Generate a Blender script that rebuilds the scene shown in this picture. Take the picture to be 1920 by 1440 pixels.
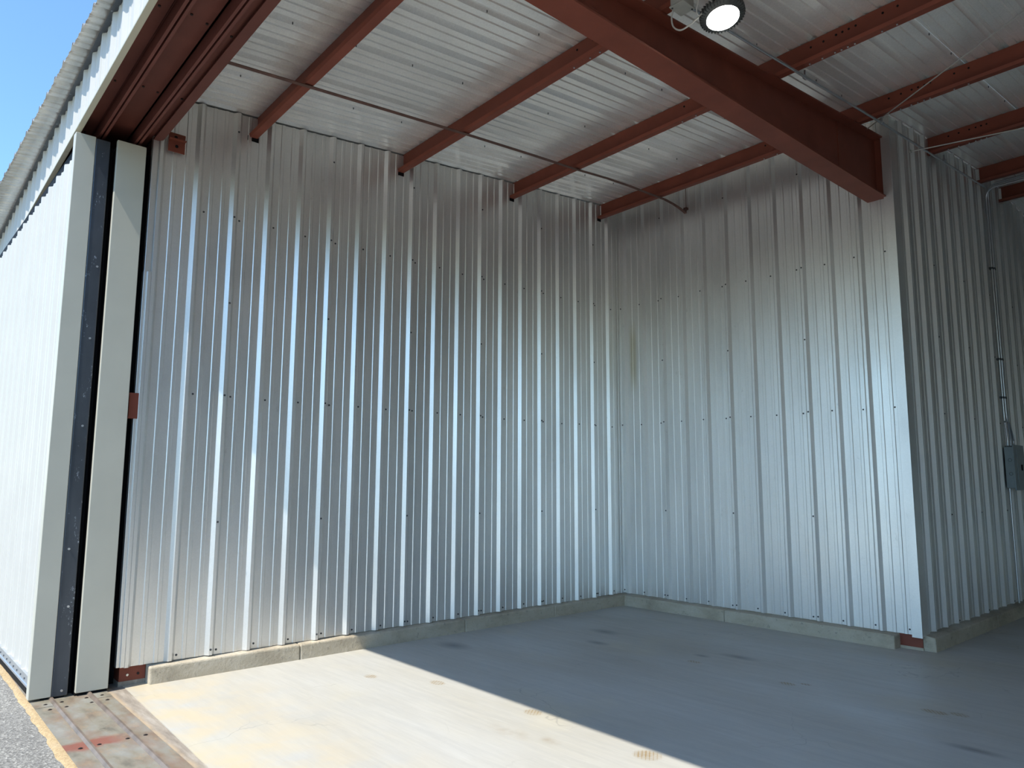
import bpy, math, random
from mathutils import Vector, Matrix

random.seed(7)
scene = bpy.context.scene
COL = scene.collection
for o in list(bpy.data.objects):
    bpy.data.objects.remove(o)

# ------------------------------------------------------------------ camera, sky, sun, exposure
def make_camera():
    yaw, pitch, roll = 0.8405, 0.1310, 0.0039
    f = Vector((-math.sin(yaw) * math.cos(pitch), math.cos(yaw) * math.cos(pitch), math.sin(pitch)))
    r = Vector((math.cos(yaw), math.sin(yaw), 0.0))
    u = r.cross(f)
    r2 = math.cos(roll) * r + math.sin(roll) * u
    u2 = -math.sin(roll) * r + math.cos(roll) * u
    cd = bpy.data.cameras.new('camera')
    cd.sensor_width = 36.0
    cd.lens = 36.0 * 1386.5 / 1920.0
    cd.clip_start, cd.clip_end = 0.05, 600.0
    co = bpy.data.objects.new('camera', cd)
    m = Matrix((r2, u2, -f)).transposed().to_4x4()
    m.translation = Vector((6.155, -1.944, 1.5095))
    co.matrix_world = m
    COL.objects.link(co)
    scene.camera = co
make_camera()

SUN_DIR = Vector((-0.12, 1.0, -1.607)).normalized()      # the way the light travels

world = bpy.data.worlds.new('world')
scene.world = world
world.use_nodes = True
wn, wl = world.node_tree.nodes, world.node_tree.links
wn.clear()
w_out = wn.new('ShaderNodeOutputWorld')
w_bg = wn.new('ShaderNodeBackground')
w_sky = wn.new('ShaderNodeTexSky')
w_sky.sky_type = 'NISHITA'
w_sky.sun_disc = False
w_sky.sun_elevation = math.asin(-SUN_DIR.z)
w_sky.sun_rotation = math.atan2(-SUN_DIR.x, -SUN_DIR.y)
w_sky.altitude = 300
w_sky.air_density = 1.0
w_sky.dust_density = 0.4
w_sky.ozone_density = 1.0
w_bg.inputs['Strength'].default_value = 0.22
w_mul = wn.new('ShaderNodeMix')
w_mul.data_type = 'RGBA'
w_mul.blend_type = 'MULTIPLY'
w_mul.inputs[0].default_value = 1.0
w_mul.inputs[7].default_value = (0.66, 0.86, 1.0, 1)
wl.new(w_sky.outputs[0], w_mul.inputs[6])
wl.new(w_mul.outputs[2], w_bg.inputs['Color'])
wl.new(w_bg.outputs[0], w_out.inputs['Surface'])

sd = bpy.data.lights.new('sun', 'SUN')
sd.energy = 4.1
sd.angle = math.radians(0.53)
sd.color = (1.0, 0.955, 0.87)
so = bpy.data.objects.new('sun', sd)
so.rotation_euler = SUN_DIR.to_track_quat('-Z', 'Y').to_euler()
so.location = (2, -12, 18)
COL.objects.link(so)

scene.view_settings.view_transform = 'Standard'
scene.view_settings.look = 'None'
scene.view_settings.gamma = 1.0
scene.view_settings.use_curve_mapping = False
scene.view_settings.exposure = 0.60

# ------------------------------------------------------------------ helpers
def tag(o, label=None, cat=None, group=None, kind=None):
    if label: o['label'] = label
    if cat: o['category'] = cat
    if group: o['group'] = group
    if kind: o['kind'] = kind
    return o

def link(o, parent=None):
    COL.objects.link(o)
    if parent is not None:
        o.parent = parent
        pm = parent.location
        o.location = Vector(o.location) - Vector(pm)
    return o

def empty(name, loc=(0, 0, 0), label=None, cat=None, group=None, kind=None):
    o = bpy.data.objects.new(name, None)
    o.empty_display_size = 0.1
    o.location = loc
    COL.objects.link(o)
    return tag(o, label, cat, group, kind)

class MB:
    """collects faces in world coordinates; build() links ONE mesh object"""
    def __init__(self):
        self.v, self.f, self.smooth = [], [], []
    def face_loop(self, pts, sm=False):
        n = len(self.v); self.v += [tuple(p) for p in pts]
        self.f.append(tuple(range(n, n + len(pts)))); self.smooth.append(sm)
    def add(self, vs, fs, sm=False):
        n = len(self.v)
        self.v += [tuple(p) for p in vs]
        for q in fs:
            self.f.append(tuple(i + n for i in q)); self.smooth.append(sm)
        return self
    def box(self, x0, x1, y0, y1, z0, z1):
        vs = [(x, y, z) for x in (x0, x1) for y in (y0, y1) for z in (z0, z1)]
        return self.add(vs, [(0, 1, 3, 2), (4, 6, 7, 5), (0, 4, 5, 1), (2, 3, 7, 6), (0, 2, 6, 4), (1, 5, 7, 3)])
    def hexa(self, a, b):
        """prism between two matching polygon loops a, b (lists of 3-d points)"""
        n = len(a)
        fs = [tuple(range(n))[::-1], tuple(range(n, 2 * n))]
        fs += [(i, (i + 1) % n, n + (i + 1) % n, n + i) for i in range(n)]
        return self.add(list(a) + list(b), fs)
    def tube(self, pts, r, n=8, sm=True, cap=True):
        pts = [Vector(p) for p in pts]
        rings = []
        up = None
        for i, p in enumerate(pts):
            t = (pts[min(i + 1, len(pts) - 1)] - pts[max(i - 1, 0)]).normalized()
            if up is None:
                up = Vector((0, 0, 1)) if abs(t.z) < 0.9 else Vector((1, 0, 0))
            a = (up - t * up.dot(t)).normalized()
            up = a
            b = t.cross(a)
            rings.append([p + r * (math.cos(2 * math.pi * k / n) * a + math.sin(2 * math.pi * k / n) * b) for k in range(n)])
        vs = [v for ring in rings for v in ring]
        fs = []
        for i in range(len(pts) - 1):
            for k in range(n):
                fs.append((i * n + k, i * n + (k + 1) % n, (i + 1) * n + (k + 1) % n, (i + 1) * n + k))
        self.add(vs, fs, sm)
        if cap:
            self.add(rings[0], [tuple(range(n))[::-1]])
            self.add(rings[-1], [tuple(range(n))])
        return self
    def disc(self, c, nrm, r, h, n=8, r2=None):
        """short cylinder standing on c along nrm"""
        c, nrm = Vector(c), Vector(nrm).normalized()
        a = nrm.orthogonal().normalized(); b = nrm.cross(a)
        r2 = r if r2 is None else r2
        lo = [c + r * (math.cos(2 * math.pi * k / n) * a + math.sin(2 * math.pi * k / n) * b) for k in range(n)]
        hi = [c + nrm * h + r2 * (math.cos(2 * math.pi * k / n) * a + math.sin(2 * math.pi * k / n) * b) for k in range(n)]
        return self.hexa(lo, hi)
    def lathe(self, c, axis, prof, n=32, sm=True):
        """prof: list of (radius, height along axis)"""
        c, axis = Vector(c), Vector(axis).normalized()
        a = axis.orthogonal().normalized(); b = axis.cross(a)
        vs = []
        for (r, h) in prof:
            for k in range(n):
                t = 2 * math.pi * k / n
                vs.append(c + axis * h + r * (math.cos(t) * a + math.sin(t) * b))
        fs = [(i * n + k, i * n + (k + 1) % n, (i + 1) * n + (k + 1) % n, (i + 1) * n + k)
              for i in range(len(prof) - 1) for k in range(n)]
        return self.add(vs, fs, sm)
    def build(self, name, mat, parent=None, bevel=0.0, origin=None, **t):
        o0 = Vector(origin) if origin is not None else Vector((0, 0, 0))
        me = bpy.data.meshes.new(name)
        me.from_pydata([tuple(Vector(v) - o0) for v in self.v], [], self.f)
        for p, s in zip(me.polygons, self.smooth):
            p.use_smooth = s
        me.materials.append(mat)
        me.update()
        import bmesh
        bm = bmesh.new(); bm.from_mesh(me)
        bmesh.ops.recalc_face_normals(bm, faces=bm.faces)
        bm.to_mesh(me); bm.free()
        o = bpy.data.objects.new(name, me)
        o.location = o0
        link(o, parent)
        if bevel:
            b = o.modifiers.new('bevel', 'BEVEL')
            b.width = bevel; b.segments = 2; b.limit_method = 'ANGLE'
        return tag(o, **t)

# ------------------------------------------------------------------ materials
class NT:
    def __init__(self, name):
        self.m = bpy.data.materials.new(name)
        self.m.use_nodes = True
        self.t = self.m.node_tree
        self.b = self.t.nodes['Principled BSDF']
        self.tc = None
    def n(self, kind, **kw):
        nd = self.t.nodes.new(kind)
        for k, v in kw.items():
            if k.startswith('i_'):
                nd.inputs[k[2:].replace('_', ' ')].default_value = v
            else:
                setattr(nd, k, v)
        return nd
    def l(self, a, b):
        self.t.links.new(a, b)
    def pos(self, scale=(1, 1, 1)):
        """world position (objects keep their geometry where it stands)"""
        g = self.n('ShaderNodeNewGeometry')
        mp = self.n('ShaderNodeMapping')
        mp.inputs['Scale'].default_value = scale
        self.l(g.outputs['Position'], mp.inputs['Vector'])
        return mp.outputs[0]
    def noise(self, scale=(1, 1, 1), s=1.0, detail=4.0, rough=0.55):
        nd = self.n('ShaderNodeTexNoise', i_Scale=s, i_Detail=detail, i_Roughness=rough)
        self.l(self.pos(scale), nd.inputs['Vector'])
        return nd.outputs['Fac']
    def ramp(self, src, stops):
        r = self.n('ShaderNodeValToRGB')
        e = r.color_ramp.elements
        e[0].position, e[0].color = stops[0][0], (*stops[0][1], 1)
        e[1].position, e[1].color = stops[-1][0], (*stops[-1][1], 1)
        for p, c in stops[1:-1]:
            x = e.new(p); x.color = (*c, 1)
        self.l(src, r.inputs['Fac'])
        return r.outputs['Color']
    def math(self, op, a, b=None, c=None, clamp=False):
        nd = self.n('ShaderNodeMath', operation=op)
        nd.use_clamp = clamp
        for i, x in enumerate((a, b, c)):
            if x is None: continue
            if isinstance(x, (int, float)): nd.inputs[i].default_value = x
            else: self.l(x, nd.inputs[i])
        return nd.outputs[0]
    def maprange(self, src, a, b, c=0.0, d=1.0, smooth=False):
        nd = self.n('ShaderNodeMapRange')
        if smooth: nd.interpolation_type = 'SMOOTHSTEP'
        for k, v in zip(('From Min', 'From Max', 'To Min', 'To Max'), (a, b, c, d)):
            nd.inputs[k].default_value = v
        self.l(src, nd.inputs['Value'])
        return nd.outputs[0]
    def mix(self, fac, a, b, mode='MIX'):
        nd = self.n('ShaderNodeMix', data_type='RGBA', blend_type=mode)
        for key, x in ((0, fac), (6, a), (7, b)):
            if isinstance(x, (int, float)): nd.inputs[key].default_value = x
            elif isinstance(x, tuple): nd.inputs[key].default_value = (*x, 1)
            else: self.l(x, nd.inputs[key])
        return nd.outputs[2]
    def bump(self, h, strength=0.3, dist=0.01, prev=None):
        nd = self.n('ShaderNodeBump', i_Strength=strength, i_Distance=dist)
        self.l(h, nd.inputs['Height'])
        if prev is not None: self.l(prev, nd.inputs['Normal'])
        self.l(nd.outputs[0], self.b.inputs['Normal'])
        return nd.outputs[0]
    def set(self, **kw):
        for k, v in kw.items():
            key = {'base': 'Base Color', 'metal': 'Metallic', 'rough': 'Roughness', 'spec': 'Specular IOR Level'}[k]
            if isinstance(v, (int, float)): self.b.inputs[key].default_value = v
            elif isinstance(v, tuple): self.b.inputs[key].default_value = (*v, 1)
            else: self.l(v, self.b.inputs[key])
        return self

def simple(name, base, rough=0.5, metal=0.0, var=0.12, s=6.0, bump=0.0, stretch=(1, 1, 1)):
    t = NT(name)
    nz = t.noise(stretch, s)
    lo = tuple(c * (1 - var) for c in base); hi = tuple(min(1, c * (1 + var)) for c in base)
    t.set(base=t.ramp(nz, [(0.3, lo), (0.7, hi)]), rough=rough, metal=metal)
    if bump: t.bump(t.noise((1, 1, 1), s * 14), bump, 0.002)
    return t.m

def mat_galv(name, base, rough, metal, wave=0.0, spangle=0.06, stretch=(1.5, 1.5, 0.35), stain=0.25, eave=False):
    t = NT(name)
    v = t.n('ShaderNodeTexVoronoi', i_Scale=110.0); t.l(t.pos(), v.inputs['Vector'])
    sp = t.maprange(t.n('ShaderNodeSeparateColor').outputs[0], 0, 1) if False else None
    sc = t.n('ShaderNodeSeparateColor'); t.l(v.outputs['Color'], sc.inputs[0])
    big = t.noise(stretch, 1.6, 5.0)
    c0 = tuple(c * (1 - stain) for c in base)
    col = t.ramp(big, [(0.28, c0), (0.5, base), (0.72, tuple(min(1, c * 1.08) for c in base))])
    k = t.maprange(sc.outputs[0], 0, 1, 1 - spangle, 1 + spangle)
    comb = t.n('ShaderNodeCombineColor')
    for i in range(3): t.l(k, comb.inputs[i])
    col = t.mix(1.0, col, comb.outputs[0], 'MULTIPLY')
    rg = t.maprange(t.noise((1, 1, 0.4), 2.3, 3), 0.3, 0.7, rough - 0.03, rough + 0.05)
    t.set(base=col, metal=metal, rough=rg)
    if not eave:                                           # old yellow water stain beside the inner corner
        g = t.n('ShaderNodeNewGeometry'); sx = t.n('ShaderNodeSeparateXYZ'); t.l(g.outputs['Position'], sx.inputs[0])
        dx = t.maprange(t.math('ABSOLUTE', t.math('SUBTRACT', sx.outputs[0], 0.20)), 0.02, 0.075, 1, 0, True)
        dz = t.maprange(t.math('ABSOLUTE', t.math('SUBTRACT', sx.outputs[2], 3.10)), 0.15, 0.55, 1, 0, True)
        dy = t.maprange(sx.outputs[1], 5.35, 5.40, 0, 1)
        k = t.math('MULTIPLY', t.math('MULTIPLY', dx, dz), dy)
        col = t.mix(t.math('MULTIPLY', k, 0.5), col, (0.50, 0.42, 0.22))
        sm = t.math('MULTIPLY', t.maprange(t.noise((5, 5, 1.6), 3.0, 6, 0.7), 0.60, 0.70), t.maprange(t.noise((1, 1, 1), 30, 4, 0.7), 0.48, 0.6), clamp=True)
        col = t.mix(t.math('MULTIPLY', sm, 0.35), col, (0.45, 0.44, 0.40))
        t.set(base=col)
    if eave:
        g = t.n('ShaderNodeNewGeometry'); sx = t.n('ShaderNodeSeparateXYZ'); t.l(g.outputs['Position'], sx.inputs[0])
        gr = t.math('MULTIPLY', t.maprange(sx.outputs[1], -0.86, -0.92, 0, 1), t.maprange(t.noise((3, 1, 1), 4.0, 5), 0.25, 0.6, 0.35, 0.7), clamp=True)
        rim = t.math('MULTIPLY', t.maprange(sx.outputs[1], -0.975, -1.0, 0, 1), t.maprange(t.noise((6, 1, 1), 5.0, 4), 0.45, 0.6), clamp=True)
        col = t.mix(gr, col, (0.40, 0.39, 0.34))
        col = t.mix(rim, col, (0.24, 0.16, 0.10))
        t.set(base=col)
    if wave:
        a = t.bump(t.noise((1, 1, 0.8), 1.9, 1.0), 1.0, wave)
    return t.m

M = {}
M['galv'] = mat_galv('galvalume_wall', (0.80, 0.79, 0.765), 0.38, 0.78, wave=0.0012, stain=0.12, spangle=0.02)
M['galv_roof'] = mat_galv('galvalume_roof', (0.96, 0.945, 0.905), 0.21, 0.42, wave=0.0, spangle=0.05, stretch=(1.2, 0.5, 1), stain=0.14, eave=True)
M['galv_bright'] = simple('galvanised_steel', (0.62, 0.64, 0.66), 0.32, 0.85, 0.06, 9)
M['white'] = simple('white_painted_sheet', (0.54, 0.515, 0.46), 0.42, 0.0, 0.03, 3)
M['cream'] = simple('cream_trim_paint', (0.52, 0.49, 0.37), 0.4, 0.0, 0.04, 3)
M['beige'] = simple('beige_trim_paint', (0.53, 0.505, 0.415), 0.38, 0.0, 0.05, 2)
M['black'] = simple('black_rubber_and_gaps', (0.008, 0.008, 0.009), 0.7, 0.0, 0.1, 8)  # rubber black; also stands in for the dark of gaps and cutouts
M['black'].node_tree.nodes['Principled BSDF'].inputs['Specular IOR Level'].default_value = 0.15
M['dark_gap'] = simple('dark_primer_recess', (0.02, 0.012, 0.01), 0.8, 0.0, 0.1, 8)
M['screw'] = simple('screw_head', (0.09, 0.095, 0.10), 0.5, 0.5, 0.1, 20)
M['conduit'] = simple('conduit_zinc', (0.60, 0.62, 0.64), 0.33, 0.9, 0.06, 15)
M['wire'] = simple('steel_wire', (0.55, 0.54, 0.50), 0.45, 0.6, 0.06, 15)
M['box_grey'] = simple('grey_enamel', (0.23, 0.27, 0.28), 0.42, 0.1, 0.06, 12)
M['strap'] = simple('rusty_strap', (0.12, 0.055, 0.04), 0.6, 0.1, 0.25, 12)
M['plastic_dark'] = simple('lamp_housing', (0.10, 0.105, 0.10), 0.45, 0.3, 0.1, 12)
M['cord'] = simple('pale_cord', (0.55, 0.54, 0.50), 0.5, 0.0, 0.05, 12)
M['jbox'] = simple('cast_box', (0.40, 0.40, 0.36), 0.5, 0.3, 0.1, 12)

def mat_red(name='red_oxide_primer', c=(0.215, 0.061, 0.038)):
    t = NT(name)
    nz = t.noise((1, 1, 1), 3.0, 5)
    col = t.ramp(nz, [(0.3, tuple(v * .86 for v in c)), (0.55, c), (0.75, tuple(v * 1.17 for v in c))])
    t.set(base=col, rough=0.55, spec=0.22)
    return t.m
M['red'] = mat_red()
M['header_red_shaded'] = mat_red('header_red_primer_shaded', (0.150, 0.050, 0.037))  # browner copy of the red primer, darkened for the header's recess shade

def mat_tube():
    t = NT('dark_steel_tube')
    nz = t.noise((1, 1, 0.5), 5.0, 5)
    col = t.ramp(nz, [(0.3, (0.055, 0.062, 0.072)), (0.7, (0.085, 0.095, 0.11))])
    sc = t.noise((3, 3, 1.1), 6.0, 6, 0.7)
    bits = t.noise((1, 1, 1), 60.0, 3, 0.7)
    k = t.math('MULTIPLY', t.maprange(sc, 0.585, 0.665), t.maprange(bits, 0.51, 0.59), clamp=True)
    col = t.mix(k, col, (0.55, 0.60, 0.66))
    t.set(base=col, rough=0.36, metal=0.35)
    return t.m
M['tube'] = mat_tube()

def mat_lens():
    t = NT('lamp_lens')
    t.set(base=(0.9, 0.9, 0.9))
    t.b.inputs['Emission Color'].default_value = (1.0, 0.97, 0.90, 1)
    t.b.inputs['Emission Strength'].default_value = 22.0
    return t.m
M['lens'] = mat_lens()

def mat_floor():
    t = NT('worn_concrete_floor')
    big = t.noise((0.35, 0.8, 1), 1.2, 5, 0.6)
    col = t.ramp(big, [(0.30, (0.435, 0.41, 0.345)), (0.5, (0.49, 0.472, 0.42)), (0.72, (0.52, 0.512, 0.478))])
    # sweeping trowel streaks along the width of the hangar
    st = t.noise((0.55, 6.0, 1), 2.6, 8, 0.72)
    col = t.mix(t.maprange(st, 0.38, 0.66, 0.0, 0.38), col, (0.33, 0.325, 0.31))
    st2 = t.noise((0.9, 12.0, 1), 3.1, 5, 0.7)
    col = t.mix(t.maprange(st2, 0.56, 0.70, 0.0, 0.22), col, (0.62, 0.61, 0.57))
    # yellow-brown dust towards the door threshold
    g = t.n('ShaderNodeNewGeometry'); sx = t.n('ShaderNodeSeparateXYZ'); t.l(g.outputs['Position'], sx.inputs[0])
    X, Y = sx.outputs[0], sx.outputs[1]
    dust = t.math('MULTIPLY', t.maprange(Y, -0.4, 0.9, 1, 0, True), t.maprange(t.noise((1, 1, 1), 3.0, 5), 0.35, 0.62), clamp=True)
    col = t.mix(t.math('MULTIPLY', dust, 0.75), col, (0.58, 0.47, 0.29))
    dust2 = t.maprange(t.noise((0.8, 0.8, 1), 1.1, 3), 0.55, 0.72, 0, 0.4)
    col = t.mix(dust2, col, (0.55, 0.49, 0.35))
    # faint cracks
    cv = t.n('ShaderNodeTexVoronoi', feature='DISTANCE_TO_EDGE', i_Scale=0.75)
    wob = t.n('ShaderNodeTexNoise', i_Scale=1.6, i_Detail=4.0); t.l(t.pos(), wob.inputs['Vector'])
    vm = t.n('ShaderNodeVectorMath', operation='ADD'); t.l(t.pos(), vm.inputs[0]); t.l(wob.outputs['Color'], vm.inputs[1])
    t.l(vm.outputs[0], cv.inputs['Vector'])
    cr = t.math('MULTIPLY', t.maprange(cv.outputs['Distance'], 0.0, 0.006, 1, 0), t.maprange(t.noise((1, 1, 1), 0.9, 2), 0.5, 0.62), clamp=True)
    col = t.mix(t.math('MULTIPLY', cr, 0.45), col, (0.22, 0.21, 0.19))
    # rusty lattice patches left by floor fittings, soft brown and dark smudges
    def spot(cx, cy, rx, ry, soft):
        dx = t.math('DIVIDE', t.math('SUBTRACT', X, cx), rx); dy = t.math('DIVIDE', t.math('SUBTRACT', Y, cy), ry)
        d = t.math('SQRT', t.math('ADD', t.math('MULTIPLY', dx, dx), t.math('MULTIPLY', dy, dy)))
        return t.maprange(d, 1.0, 1.0 - soft, 0, 1)
    def total(lst, soft):
        acc = None
        for s in lst:
            k = spot(*s, soft)
            acc = k if acc is None else t.math('MAXIMUM', acc, k)
        return acc
    lattice = [(3.42, 1.53, .095, .085), (2.44, 1.58, .08, .06), (1.44, 1.534, .08, .055), (3.20, 3.51, .075, .05), (3.30, 3.60, .05, .03),
               (4.19, 3.60, .10, .055), (4.32, 3.66, .07, .045), (2.33, 3.56, .08, .045), (0.95, 1.25, .07, .05), (5.3, 3.6, .09, .06)]
    u = t.math('ADD', t.math('MULTIPLY', X, 0.8), t.math('MULTIPLY', Y, 0.6)); v = t.math('SUBTRACT', t.math('MULTIPLY', Y, 0.8), t.math('MULTIPLY', X, 0.6))
    su = t.math('ABSOLUTE', t.math('SINE', t.math('MULTIPLY', u, 150.0))); sv = t.math('ABSOLUTE', t.math('SINE', t.math('MULTIPLY', v, 150.0)))
    grid = t.maprange(t.math('MINIMUM', su, sv), 0.25, 0.5, 1.0, 0.25)
    k = t.math('MULTIPLY', total(lattice, 0.35), grid, clamp=True)
    k = t.math('MULTIPLY', k, t.maprange(t.noise((1, 1, 1), 14.0, 3), 0.3, 0.6, 0.35, 1.0), clamp=True)
    col = t.mix(t.math('MULTIPLY', k, 0.95), col, (0.27, 0.17, 0.05))
    soft = total([(2.62, 1.21, .22, .09), (2.88, 1.28, .12, .06)], 0.9)
    col = t.mix(t.math('MULTIPLY', t.math('MULTIPLY', soft, t.maprange(t.noise((1, 1, 1), 9, 4), 0.4, 0.65)), 0.5), col, (0.30, 0.23, 0.15))
    dk = total([(1.0, 3.95, .22, .11), (1.30, 3.50, .16, .08), (0.5, 2.4, .25, .14), (2.5, 4.0, .22, .08), (2.25, 3.8, .1, .05), (4.6, 3.0, .2, .06)], 0.95)
    col = t.mix(t.math('MULTIPLY', dk, 0.7), col, (0.15, 0.145, 0.14))
    t.set(base=col, rough=t.maprange(big, 0.3, 0.7, 0.62, 0.42))
    b = t.bump(t.noise((1, 1, 1), 90, 4), 0.12, 0.002)
    return t.m
M['floor'] = mat_floor()

def mat_curb():
    t = NT('rough_cast_concrete')
    n1 = t.noise((1, 1, 1.6), 2.6, 6, 0.65)
    col = t.ramp(n1, [(0.3, (0.34, 0.285, 0.205)), (0.5, (0.48, 0.415, 0.31)), (0.7, (0.56, 0.50, 0.395))])
    n2 = t.noise((1, 1, 1), 22, 6, 0.72)
    col = t.mix(t.maprange(n2, 0.58, 0.68, 0, 0.6), col, (0.16, 0.15, 0.13))
    t.set(base=col, rough=0.85)
    b = t.bump(n2, 0.9, 0.012)
    t.bump(n1, 0.5, 0.02, b)
    return t.m
M['curb'] = mat_curb()

def mat_asphalt():
    t = NT('grey_asphalt')
    v = t.n('ShaderNodeTexVoronoi', i_Scale=95.0); t.l(t.pos(), v.inputs['Vector'])
    sc = t.n('ShaderNodeSeparateColor'); t.l(v.outputs['Color'], sc.inputs[0])
    col = t.ramp(sc.outputs[0], [(0.05, (0.12, 0.113, 0.098)), (0.45, (0.195, 0.185, 0.162)), (0.85, (0.275, 0.262, 0.228)), (1.0, (0.44, 0.42, 0.365))])
    col = t.mix(t.maprange(t.noise((1, 1, 1), 0.6, 3), 0.35, 0.7, 0, 0.25), col, (0.26, 0.25, 0.235))
    t.set(base=col, rough=0.9)
    t.bump(v.outputs['Distance'], 0.6, 0.006)
    return t.m
M['asphalt'] = mat_asphalt()

def mat_sand():
    t = NT('blown_sand')
    n = t.noise((1, 1, 1), 60, 5, 0.7)
    m = t.noise((1, 1, 1), 5, 4)
    col = t.ramp(n, [(0.3, (0.28, 0.19, 0.09)), (0.5, (0.42, 0.30, 0.155)), (0.7, (0.52, 0.39, 0.22))])
    col = t.mix(t.maprange(m, 0.5, 0.75, 0, 0.5), col, (0.45, 0.36, 0.25))
    t.set(base=col, rough=0.95)
    t.bump(n, 0.6, 0.006)
    return t.m
M['sand'] = mat_sand()

def mat_plate(name, shift=0.0):
    t = NT(name)
    a = t.noise((1.2, 2.4, 1), 3.2, 5, 0.6)
    col = t.ramp(a, [(0.30, (0.16, 0.145, 0.11)), (0.46, (0.265, 0.238, 0.18)), (0.6, (0.285, 0.275, 0.235)), (0.75, (0.37, 0.34, 0.28))])
    r = t.noise((0.9, 1.5, 1), 2.3, 6, 0.65)
    col = t.mix(t.maprange(r, 0.49 - shift, 0.68 - shift, 0, 0.65), col, (0.23, 0.13, 0.08))
    r2 = t.noise((1.0, 2.0, 1), 5.5, 6, 0.7)
    col = t.mix(t.maprange(r2, 0.54, 0.70, 0, 0.55), col, (0.40, 0.28, 0.165))
    # red oxide spill across the plates near the second bolt row
    g = t.n('ShaderNodeNewGeometry'); sx = t.n('ShaderNodeSeparateXYZ'); t.l(g.outputs['Position'], sx.inputs[0])
    d = t.math('ABSOLUTE', t.math('SUBTRACT', t.math('ADD', sx.outputs[0], t.math('MULTIPLY', t.noise((1, 1, 1), 7, 3), 0.16)), 1.27))
    col = t.mix(t.math('MULTIPLY', t.maprange(d, 0.10, 0.05, 0, 1), t.maprange(sx.outputs[1], -0.52, -0.66, 0, 0.85)), col, (0.27, 0.085, 0.055))
    t.set(base=col, rough=0.55, metal=0.15)
    t.bump(r2, 0.25, 0.004)
    return t.m
M['plate'] = mat_plate('rusted_steel_plate')
M['plate_rusty'] = mat_plate('rustier_steel_plate', 0.06)
M['rail'] = simple('worn_rail_steel', (0.20, 0.155, 0.12), 0.5, 0.2, 0.3, 8)
def mat_weathered():
    t = NT('weathered_threshold_concrete')
    n = t.noise((0.5, 2.6, 1), 7, 6, 0.65)
    col = t.ramp(n, [(0.3, (0.20, 0.165, 0.13)), (0.52, (0.31, 0.265, 0.21)), (0.72, (0.42, 0.37, 0.31))])
    g = t.n('ShaderNodeNewGeometry'); sx = t.n('ShaderNodeSeparateXYZ'); t.l(g.outputs['Position'], sx.inputs[0])
    yy = t.math('ADD', t.math('ADD', sx.outputs[1], t.math('MULTIPLY', sx.outputs[0], 0.018)), t.math('MULTIPLY', t.noise((1, 1, 1), 4, 4), 0.05))
    d = t.math('ABSOLUTE', t.math('ADD', yy, 0.362))
    k = t.math('MULTIPLY', t.maprange(d, 0.035, 0.008, 0, 1), t.maprange(t.noise((1, 1, 1), 9, 5), 0.3, 0.55), clamp=True)
    col = t.mix(t.math('MULTIPLY', k, 0.75), col, (0.44, 0.33, 0.21))
    t.set(base=col, rough=0.9)
    t.bump(t.noise((1, 1, 1), 70, 5), 0.5, 0.004)
    return t.m
M['weathered'] = mat_weathered()

# ------------------------------------------------------------------ roof plane and sheet profiles
RIDGE_Y, ROOF_Z0, SLOPE = 8.6, 4.67, 0.085
def zroof(y):
    return ROOF_Z0 + SLOPE * (y if y <= RIDGE_Y else 2 * RIDGE_Y - y)
S = 0.3048
def rib_profile(phase, u0, u1, rh=0.032, minor=(0.130, 0.229), mh=0.0055):
    """(u, h) polyline of the ribbed sheet: tall ribs 12 in apart that start at phase, two low stiffeners between"""
    pts = []
    k = math.floor((u0 - phase) / S) - 1
    while phase + k * S < u1 + S:
        a = phase + k * S
        pts += [(a, 0), (a + .026, rh), (a + .050, rh), (a + .076, 0)]
        for m in minor:
            pts += [(a + m, 0), (a + m + .006, mh), (a + m + .030, mh), (a + m + .036, 0)]
        k += 1
    out = []
    for (p, q) in zip(pts, pts[1:]):
        if q[0] <= u0 or p[0] >= u1: continue
        def at(u):
            return (u, p[1] + (q[1] - p[1]) * (u - p[0]) / (q[0] - p[0]) if q[0] > p[0] else p[1])
        A = p if p[0] >= u0 else at(u0)
        B = q if q[0] <= u1 else at(u1)
        if not out or out[-1] != A: out.append(A)
        out.append(B)
    return out

def sheet(pt, pts, lo, hi, th=0.0012):
    """ribbed sheet: pt(u, h, l) gives a point; lo(u), hi(u) the two ends along its length"""
    mb = MB()
    n = len(pts)
    F0 = [pt(u, h, lo(u)) for u, h in pts]; F1 = [pt(u, h, hi(u)) for u, h in pts]
    B0 = [pt(u, h - th, lo(u)) for u, h in pts]; B1 = [pt(u, h - th, hi(u)) for u, h in pts]
    fs = []
    for i in range(n - 1):
        fs += [(i, i + 1, n + i + 1, n + i), (2 * n + i, 3 * n + i, 3 * n + i + 1, 2 * n + i + 1),
               (i, 2 * n + i, 2 * n + i + 1, i + 1), (n + i, n + i + 1, 3 * n + i + 1, 3 * n + i)]
    fs += [(0, n, 3 * n, 2 * n), (n - 1, 3 * n - 1, 4 * n - 1, 2 * n - 1)]
    mb.add(F0 + F1 + B0 + B1, fs)
    return mb

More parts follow.
